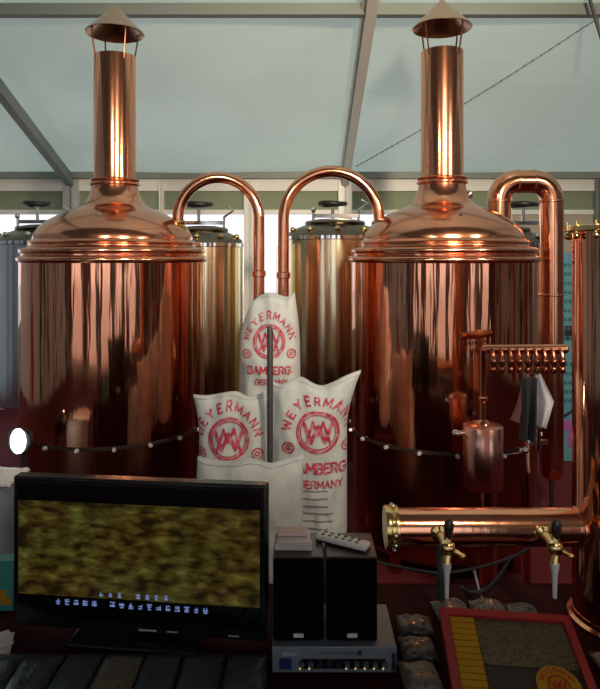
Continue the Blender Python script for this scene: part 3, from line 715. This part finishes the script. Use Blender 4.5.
bl = [(-16, 20, 'grain_dark', 'dark malt sample bag at the far left end of the row'),
      (20, 60, 'grain_dark', 'dark malt sample bag second from the left below the television'),
      (62, 99, 'grain_dark', 'dark malt sample bag touching the left side of the tan bag'),
      (101, 141, 'grain_tan', 'tan malt sample bag, the only pale one below the television'),
      (143, 180, 'grain_dark', 'dark malt sample bag touching the right side of the tan bag'),
      (182, 224, 'grain_dark', 'dark malt sample bag second from the amplifier'),
      (226, 267, 'grain_dark', 'dark malt sample bag beside the left end of the amplifier')]
for i, (a, b_, m, lb) in enumerate(bl):
    x0, x1 = X(a, 1.63), X(b_, 1.63)
    bag(0, 1.565, x1 - x0 + .004, .19, .034, m, lb, 0, seed=i, xw=(x0 + x1) / 2)
for i, (px, yc, w_, l_, m, lb) in enumerate([
    (415, 1.79, .10, .085, 'grain_brown', 'furthest brown grain bag right of the amplifier'),
    (418, 1.685, .095, .09, 'grain_brown', 'middle brown grain bag between amplifier and red frame'),
    (421, 1.575, .095, .10, 'grain_tan', 'nearest pale grain bag between amplifier and red frame')]):
    bag(px, yc, w_, l_, .042, m, lb, .05 * (i - 1), seed=10 + i)
bag(452, 1.86, .10, .09, .05, 'grain_brown', 'crumpled grain bag behind the left corner of the red frame', .1, seed=20)
bag(489, 1.87, .10, .08, .045, 'grain_brown', 'grey grain bag behind the middle of the red frame', 0, seed=21)
bag(523, 1.85, .09, .08, .045, 'grain_dark', 'dark flat bag behind the right part of the red frame', 0, seed=22)
bag(0, 1.62, .09, .10, .035, 'grain_brown', 'grain bag right of the red frame, at the foot of the column', 0, seed=23, xw=.80)

# ------------------------------------------------------------------ red sample frame
o0 = Vector((X(439, 1.735), 1.735, TZ + .103)); u = Vector((1, .02, 0)).normalized(); wv = Vector((-.074, -.945, -.31)).normalized()
u = (u - wv * u.dot(wv)).normalized(); nn = u.cross(wv) * -1
if nn.z < 0: nn = -nn
FW, FL = .343, .262
t = thing('display_case', 'red framed display case of malt and hops with yellow emblem', 'display case', o0)
Rm = Matrix((u, wv, nn)).transposed()
def L(a, b, c=0): return Rm @ Vector((a, b, c))
def fbox(mb, a0, a1, b0, b1, c0, c1): return mb.box(L((a0 + a1) / 2, (b0 + b1) / 2, (c0 + c1) / 2), (a1 - a0, b1 - b0, c1 - c0), Rm)
fw = .022
for (a0, a1, b0, b1) in ((0, FW, 0, fw), (0, FW, FL - fw, FL), (0, fw, fw, FL - fw), (FW - fw, FW, fw, FL - fw)):
    fbox(MB(), a0, a1, b0, b1, -.012, .010).build('frame_bar', 'redframe', t, smooth=False, bevel=.002)
fbox(MB(), fw, FW - fw, fw, FL - fw, -.012, -.006).build('backing', 'blackmatt', t, smooth=False)
for i in range(12):
    b0 = fw + .001 + i * .0180; fbox(MB(), fw + .002, fw + .066, b0, b0 + .0155, -.006, .003).build('yellow_tab', 'yellow', t, smooth=False, bevel=.001)
fbox(MB(), fw + .068, FW - fw, fw, .155, -.006, .0).build('hop_bed', 'grain_green', t, smooth=False)
fbox(MB(), fw + .068, FW - fw, .155, FL - fw, -.006, -.002).build('black_malt_bed', 'grain_black', t, smooth=False)
ec = (FW - .088, .205); er = .052
em = MB(); em.lathe([(er, 0), (er, .0015)], 40, L(ec[0], ec[1], .0068), True, nn).build('emblem_disc', 'yellow', t)
def flat(mbx, v, f, rot, cx_, cy_, h=.009):
    mbx.add([L(cx_ + (p.x * math.cos(rot) - p.y * math.sin(rot)), cy_ - (p.x * math.sin(rot) + p.y * math.cos(rot)), h) for p in v], f)
def ring2(r, w_, n_=40):
    vs = []; fs = []
    for i in range(n_):
        a = 2 * PI * i / n_; vs += [Vector(((r + w_ / 2) * math.cos(a), (r + w_ / 2) * math.sin(a), 0)), Vector(((r - w_ / 2) * math.cos(a), (r - w_ / 2) * math.sin(a), 0))]
    for i in range(n_): k = (i + 1) % n_; fs.append((2 * i, 2 * i + 1, 2 * k + 1, 2 * k))
    return vs, fs
def logo(R, w_):
    """round emblem: double ring with interlaced double-line W"""
    ps = [ring2(R, w_ * 1.3), ring2(R * .86, w_ * .7)]
    for dx, dy in ((0, 0), (0, .20)):
        W_ = [(-.74, .42), (-.34, -.58), (0, .12), (.34, -.58), (.74, .42)]
        ps.append(ribbon([(a * R, (b + dy) * R) for a, b in W_], w_))
    for dx, dy in ((0, 0), (0, -.20)):
        W_ = [(-.60, -.56), (-.26, .56), (0, -.05), (.26, .56), (.60, -.56)]
        ps.append(ribbon([(a * R, (b + dy * .8) * R * .95) for a, b in W_], w_ * .8))
    return merge(ps)
em = MB(); v, f = logo(.026, .0028); flat(em, v, f, 0, ec[0], ec[1])
for i, ch in enumerate('WEYERMANN'):
    a = math.radians(155 - i * 130 / 8 + 0); v, f = stroke_text(ch, .0150, .2); rr = .040
    rot = a - PI / 2; vs = [Vector((p.x * math.cos(rot) - p.y * math.sin(rot) + rr * math.cos(a), p.x * math.sin(rot) + p.y * math.cos(rot) + rr * math.sin(a), 0)) for p in v]
    flat(em, vs, f, 0, ec[0], ec[1])
em.build('emblem_print', 'orange', t, smooth=False)

# ------------------------------------------------------------------ malt sacks
t = tag(MB().box((-.13, 3.03, .17), (.78, .36, .34)).box((-.13, 3.36, .33), (.66, .28, .66)).build('sack_stand', 'cloth', smooth=False, bevel=.01), 'low stepped stand draped in maroon beneath the upright sacks', 'stand')
class Sack:
    def __init__(s, name, label, loc, W, H, T, seed, earL=(0, 0), earR=(0, 0), top=None, lean=0, rz=0, taper=0, group='printed malt sacks between the kettles'):
        s.W, s.H, s.T, s.seed, s.eL, s.eR, s.top, s.lean, s.taper = W, H, T, seed, earL, earR, top, lean, taper
        s.t = thing(name, label, 'sack', loc, group, rz)
        nU, nV = 40, 60; vs = []; fs = []
        for side in (-1, 1):
            for j in range(nV + 1):
                for i in range(nU + 1): vs.append(s.pt(-1 + 2 * i / nU, j / nV, side))
        N = (nU + 1) * (nV + 1)
        for q in (0, 1):
            for j in range(nV):
                for i in range(nU): a = q * N + j * (nU + 1) + i; fs.append((a, a + 1, a + nU + 2, a + nU + 1))
        for j in range(nV):
            for i in (0, nU): a = j * (nU + 1) + i; fs.append((a, a + nU + 1, a + nU + 1 + N, a + N))
        for i in range(nU):
            for j in (0, nV): a = j * (nU + 1) + i; fs.append((a, a + 1, a + 1 + N, a + N))
        MB().add(vs, fs).build('sack_body', 'sack', s.t, ang=80)
        # stitched seam along the top
        MB().tube([s.pt(-1 + 2 * i / 30, .985, -1) + Vector((0, -.003, 0)) for i in range(31)], .0028, 6).build('top_seam', 'sack', s.t)
    def pt(s, u, v, side):
        w_ = (1 - .10 * max(0, (v - .70) / .30) ** 1.5 * (1 if v > .7 else 0) - .05 * (1 - min(1, v / .1)) - s.taper * v)
        x = u * s.W / 2 * w_; z = v * s.H
        k8 = max(0, (v - .72) / .28) ** 1.6
        cl = max(0, -u) ** 4 * k8; cr = max(0, u) ** 4 * k8
        x += cl * s.eL[0] + cr * s.eR[0]; z += cl * s.eL[1] + cr * s.eR[1]
        if s.top: z += s.top(u) * k8
        x += s.lean * v * v
        th = s.T / 2 * max(0, 1 - abs(u) ** 3.2) ** .55 * max(0, 1 - abs(2 * max(v, .5) - 1) ** 2.6) ** .55 * max(.0, 1 - max(0, (.10 - v) / .10) ** 3) ** .5 + .004
        q = noise.noise(Vector((x * 9 + s.seed, z * 7, side * 2 + s.seed))) * .024 + noise.noise(Vector((x * 26, z * 14 + s.seed, side))) * .010
        fold = .010 * math.sin(u * 9 + s.seed + 2 * v) * max(0, (v - .6) / .4)
        edge = max(0, 1 - abs(u) ** 6)
        y = side * th + (q * edge + fold * edge) * (1 if side < 0 else 1)
        return Vector((x, y, max(z, 0)))
    def decal(s, v, f, cx_, cz_, name, m='print', rot=0, off=.005):
        vs = []
        for p in v:
            x = cx_ + p.x * math.cos(rot) - p.y * math.sin(rot); z = cz_ + p.x * math.sin(rot) + p.y * math.cos(rot)
            q = s.pt(max(-.98, min(.98, x / (s.W / 2))), z / s.H, -1); vs.append(q + Vector((0, -off, 0)))
        MB().add(vs, f).build(name, m, s.t, smooth=False)
    def brand(s, cx_, cz_, R, low=True):
        v, f = logo(R, R * .10)
        s.decal(v, f, cx_, cz_, 'printed_emblem')
        ps = []
        for i, ch in enumerate('WEYERMANN'):
            a = math.radians(168 - i * 156 / 8); tv, tf = stroke_text(ch, R * .56, .22); rr = R * 1.55; rot = a - PI / 2
            ps.append(([Vector((p.x * math.cos(rot) - p.y * math.sin(rot) + rr * math.cos(a), p.x * math.sin(rot) + p.y * math.cos(rot) + rr * math.sin(a), 0)) for p in tv], tf))
        v, f = merge(ps); s.decal(v, f, cx_, cz_, 'printed_arch_lettering')
        for sx in (-1, 1):
            v, f = merge([ring2(R * .26, R * .09, 16), ring2(R * .1, R * .08, 10)]); s.decal([p + Vector((sx * R * 1.45, -R * .75, 0)) for p in v], f, cx_, cz_, 'printed_medal')
        if low:
            v, f = stroke_text('BAMBERG', R * .62, .24); s.decal(v, f, cx_, cz_ - R * 1.75, 'printed_town_name')
            v, f = stroke_text('GERMANY', R * .46, .20); s.decal(v, f, cx_ + R * .15, cz_ - R * 2.5, 'printed_country_name')

z0 = .341
zt = Z(380, 2.98)
s2 = Sack('malt_sack', 'tall white sack with red round emblem, rightmost beside the right kettle', (X(308, 3.0), 3.0, z0), .365, zt - z0, .20, 2.3, (-.0, .02), (.085, .035), lambda u: .02 * math.cos(u * 5 + 1.2) - .012, rz=.0)
s2.brand(.045, Z(432, 2.9) - z0, .094)
ps = []
for i in range(7): ps.append(ribbon([(-.11, -.035 * i), (-.11 + random.uniform(.12, .2), -.035 * i)], .006))
v, f = merge(ps); s2.decal(v, f, .05, Z(490, 2.9) - z0, 'printed_small_text', 'printgrey')
zt = Z(394, 3.0)
s1 = Sack('malt_sack', 'shorter white sack with red emblem, leftmost against the left kettle', (X(234, 3.0), 3.0, z0), .325, zt - z0, .19, 5.1, (-.045, .01), (.0, .02), lambda u: .012 * math.cos(u * 4 + .5), rz=.0)
s1.brand(-.015, Z(440, 2.9) - z0, .09)
zt = Z(297, 3.35)
s3 = Sack('malt_sack', 'highest white sack at the back, its top below the arched pipe', (X(270, 3.36), 3.36, .661), .33, zt - .661, .20, 8.4, (.02, -.07), (-.01, .05), lambda u: .02 * math.cos(u * 3), rz=0, taper=.06)
s3.brand(-.0, Z(342, 3.25) - .661, .082)
s4 = Sack('malt_sack', 'wide plain sack in front, directly behind the television', (X(249, 2.72), 2.72, 0), .46, Z(460, 2.72), .20, 11.0, (-.01, .01), (.025, .015), lambda u: .008 * math.cos(u * 6), rz=0)
# thin pole in front of the sacks
t = thing('stand_pole', 'thin dark grey pole standing upright before the sacks', 'pole', (X(270, 2.845), 2.845, 0))
MB().lathe([(.022, 0), (.022, .012), (.015, .02)], 24).build('pole_base', 'iron', t)
MB().lathe([(.0135, .018), (.0135, Z(330, 2.845)), (.008, Z(326, 2.845)), (.002, Z(325, 2.845))], 16).build('pole', mat('grey_pole', (.035, .035, .04), .4), t)

# ------------------------------------------------------------------ left edge
t = thing('work_lamp', 'small glowing white work lamp left of the left kettle', 'lamp', (X(20, 3.2), 3.2, 0)); lz = Z(440, 3.2)
MB().lathe([(.02, -.02), (.055, 0), (.062, .05), (.060, .055)], 24, (0, .035, lz), True, (0, -1, 0)).build('lamp_housing', 'iron', t)
MB().ball((0, -.02, lz), .040, 12, (.95, .6, 1.55)).build('lamp_bulb', 'lamp', t)
MB().cyl((0, .05, .02), (0, .05, lz - .03), .012).build('pole', 'iron', t)
for i in range(3):
    a = 2 * PI * i / 3 + .3; MB().cyl((0, .05, .30), (.11 * math.cos(a), .05 + .11 * math.sin(a), .004), .008).build('leg', 'iron', t)
t = thing('water_barrel', 'pale blue plastic barrel at the left edge behind the television', 'barrel', (X(-28, 2.8), 2.8, 0))
zt = Z(478, 2.8)
MB().lathe([(.16, 0), (.175, .02), (.18, .2), (.175, .22), (.18, .24), (.18, zt - .10), (.165, zt - .03), (.13, zt)], 40).build('barrel_body', 'barrel', t)
# crumpled white wrap on the barrel
mb = MB(); vs = []; fs = []; n_ = 14
for j in range(n_ + 1):
    for i in range(n_ + 1):
        u_, v_ = i / n_ * 2 - 1, j / n_ * 2 - 1
        vs.append((u_ * .12, v_ * .10, .012 + .03 * abs(noise.noise(Vector((u_ * 3, v_ * 3, 4)))) + .02 * (1 - u_ * u_) * (1 - v_ * v_)))
NN = len(vs); vs += [(a, b, max(c_ - .01, .001)) for a, b, c_ in vs]
for j in range(n_):
    for i in range(n_): a = j * (n_ + 1) + i; fs.append((a, a + 1, a + n_ + 2, a + n_ + 1)); fs.append((a + NN, a + 1 + NN, a + n_ + 2 + NN, a + n_ + 1 + NN))
for k in range(n_):
    for (a, b) in ((k, k + 1), (n_ * (n_ + 1) + k, n_ * (n_ + 1) + k + 1), (k * (n_ + 1), (k + 1) * (n_ + 1)), (k * (n_ + 1) + n_, (k + 1) * (n_ + 1) + n_)): fs.append((a, b, b + NN, a + NN))
tag(MB().add(vs, fs).build('crumpled_wrap', 'whitecloth', loc=(X(-5, 2.8), 2.78, zt + .001)), 'crumpled white wrap on the pale blue barrel', 'wrap')
t = thing('carton', 'teal green printed carton on the table left of the television', 'carton', (X(-6, 1.93), 1.93, TZ), rotz=.1)
MB().box((0, 0, .075), (.13, .05, .15)).build('carton_box', 'teal', t, smooth=False, bevel=.002)
MB().box((.02, -.0265, .05), (.05, .002, .03)).box((.045, -.0265, .03), (.03, .002, .02)).build('printed_picture', 'yellow', t, smooth=False)
mb = MB(); mb.box((0, 0, .004), (.12, .10, .006), Matrix.Rotation(.3, 3, 'Z')).box((.01, .01, .011), (.09, .07, .006), Matrix.Rotation(.6, 3, 'Z'))
tag(mb.build('napkin', 'paper', loc=(X(-10, 1.74), 1.73, TZ), smooth=False, bevel=.002), 'folded white napkin at the left end of the table', 'napkin')

# ------------------------------------------------------------------ world and lamps
w = bpy.data.worlds.new('world'); sc.world = w; w.use_nodes = True; nt = w.node_tree; bg = nt.nodes['Background']
bg.inputs[0].default_value = (0.92, 0.95, 0.97, 1); bg.inputs[1].default_value = 1.9
def area(name, loc, target, size, power, c, shape='DISK'):
    l = bpy.data.lights.new(name, 'AREA'); l.shape = shape; l.size = size; l.energy = power; l.color = c; l.spread = math.radians(80)
    o = bpy.data.objects.new(name, l); col.objects.link(o); o.location = loc
    o.rotation_euler = (Vector(target) - Vector(loc)).to_track_quat('-Z', 'Y').to_euler(); return o
area('halogen_spot', (.95, -.2, 2.95), (.85, 3.7, 2.3), .26, 52, (1.0, .78, .55))
area('halogen_spot', (-.9, .1, 2.95), (-.9, 3.8, 2.2), .07, 7, (1.0, .80, .60))
area('halogen_spot', (2.6, .9, 2.8), (-.2, 3.8, 2.0), .09, 10, (1.0, .80, .58))

# ------------------------------------------------------------------ camera
cam = bpy.data.cameras.new('camera'); co = bpy.data.objects.new('camera', cam); col.objects.link(co)
co.location = (0, 0, EYE); co.rotation_euler = (PI / 2, 0, 0)
cam.sensor_fit = 'HORIZONTAL'; cam.sensor_width = 36; cam.lens = F / 600 * 36; cam.shift_y = -(344.5 - HY) / 600; cam.clip_start = .05
sc.camera = co
sc.view_settings.view_transform = 'Standard'; sc.view_settings.look = 'None'; sc.view_settings.gamma = 1; sc.view_settings.use_curve_mapping = False
sc.view_settings.exposure = -0.12
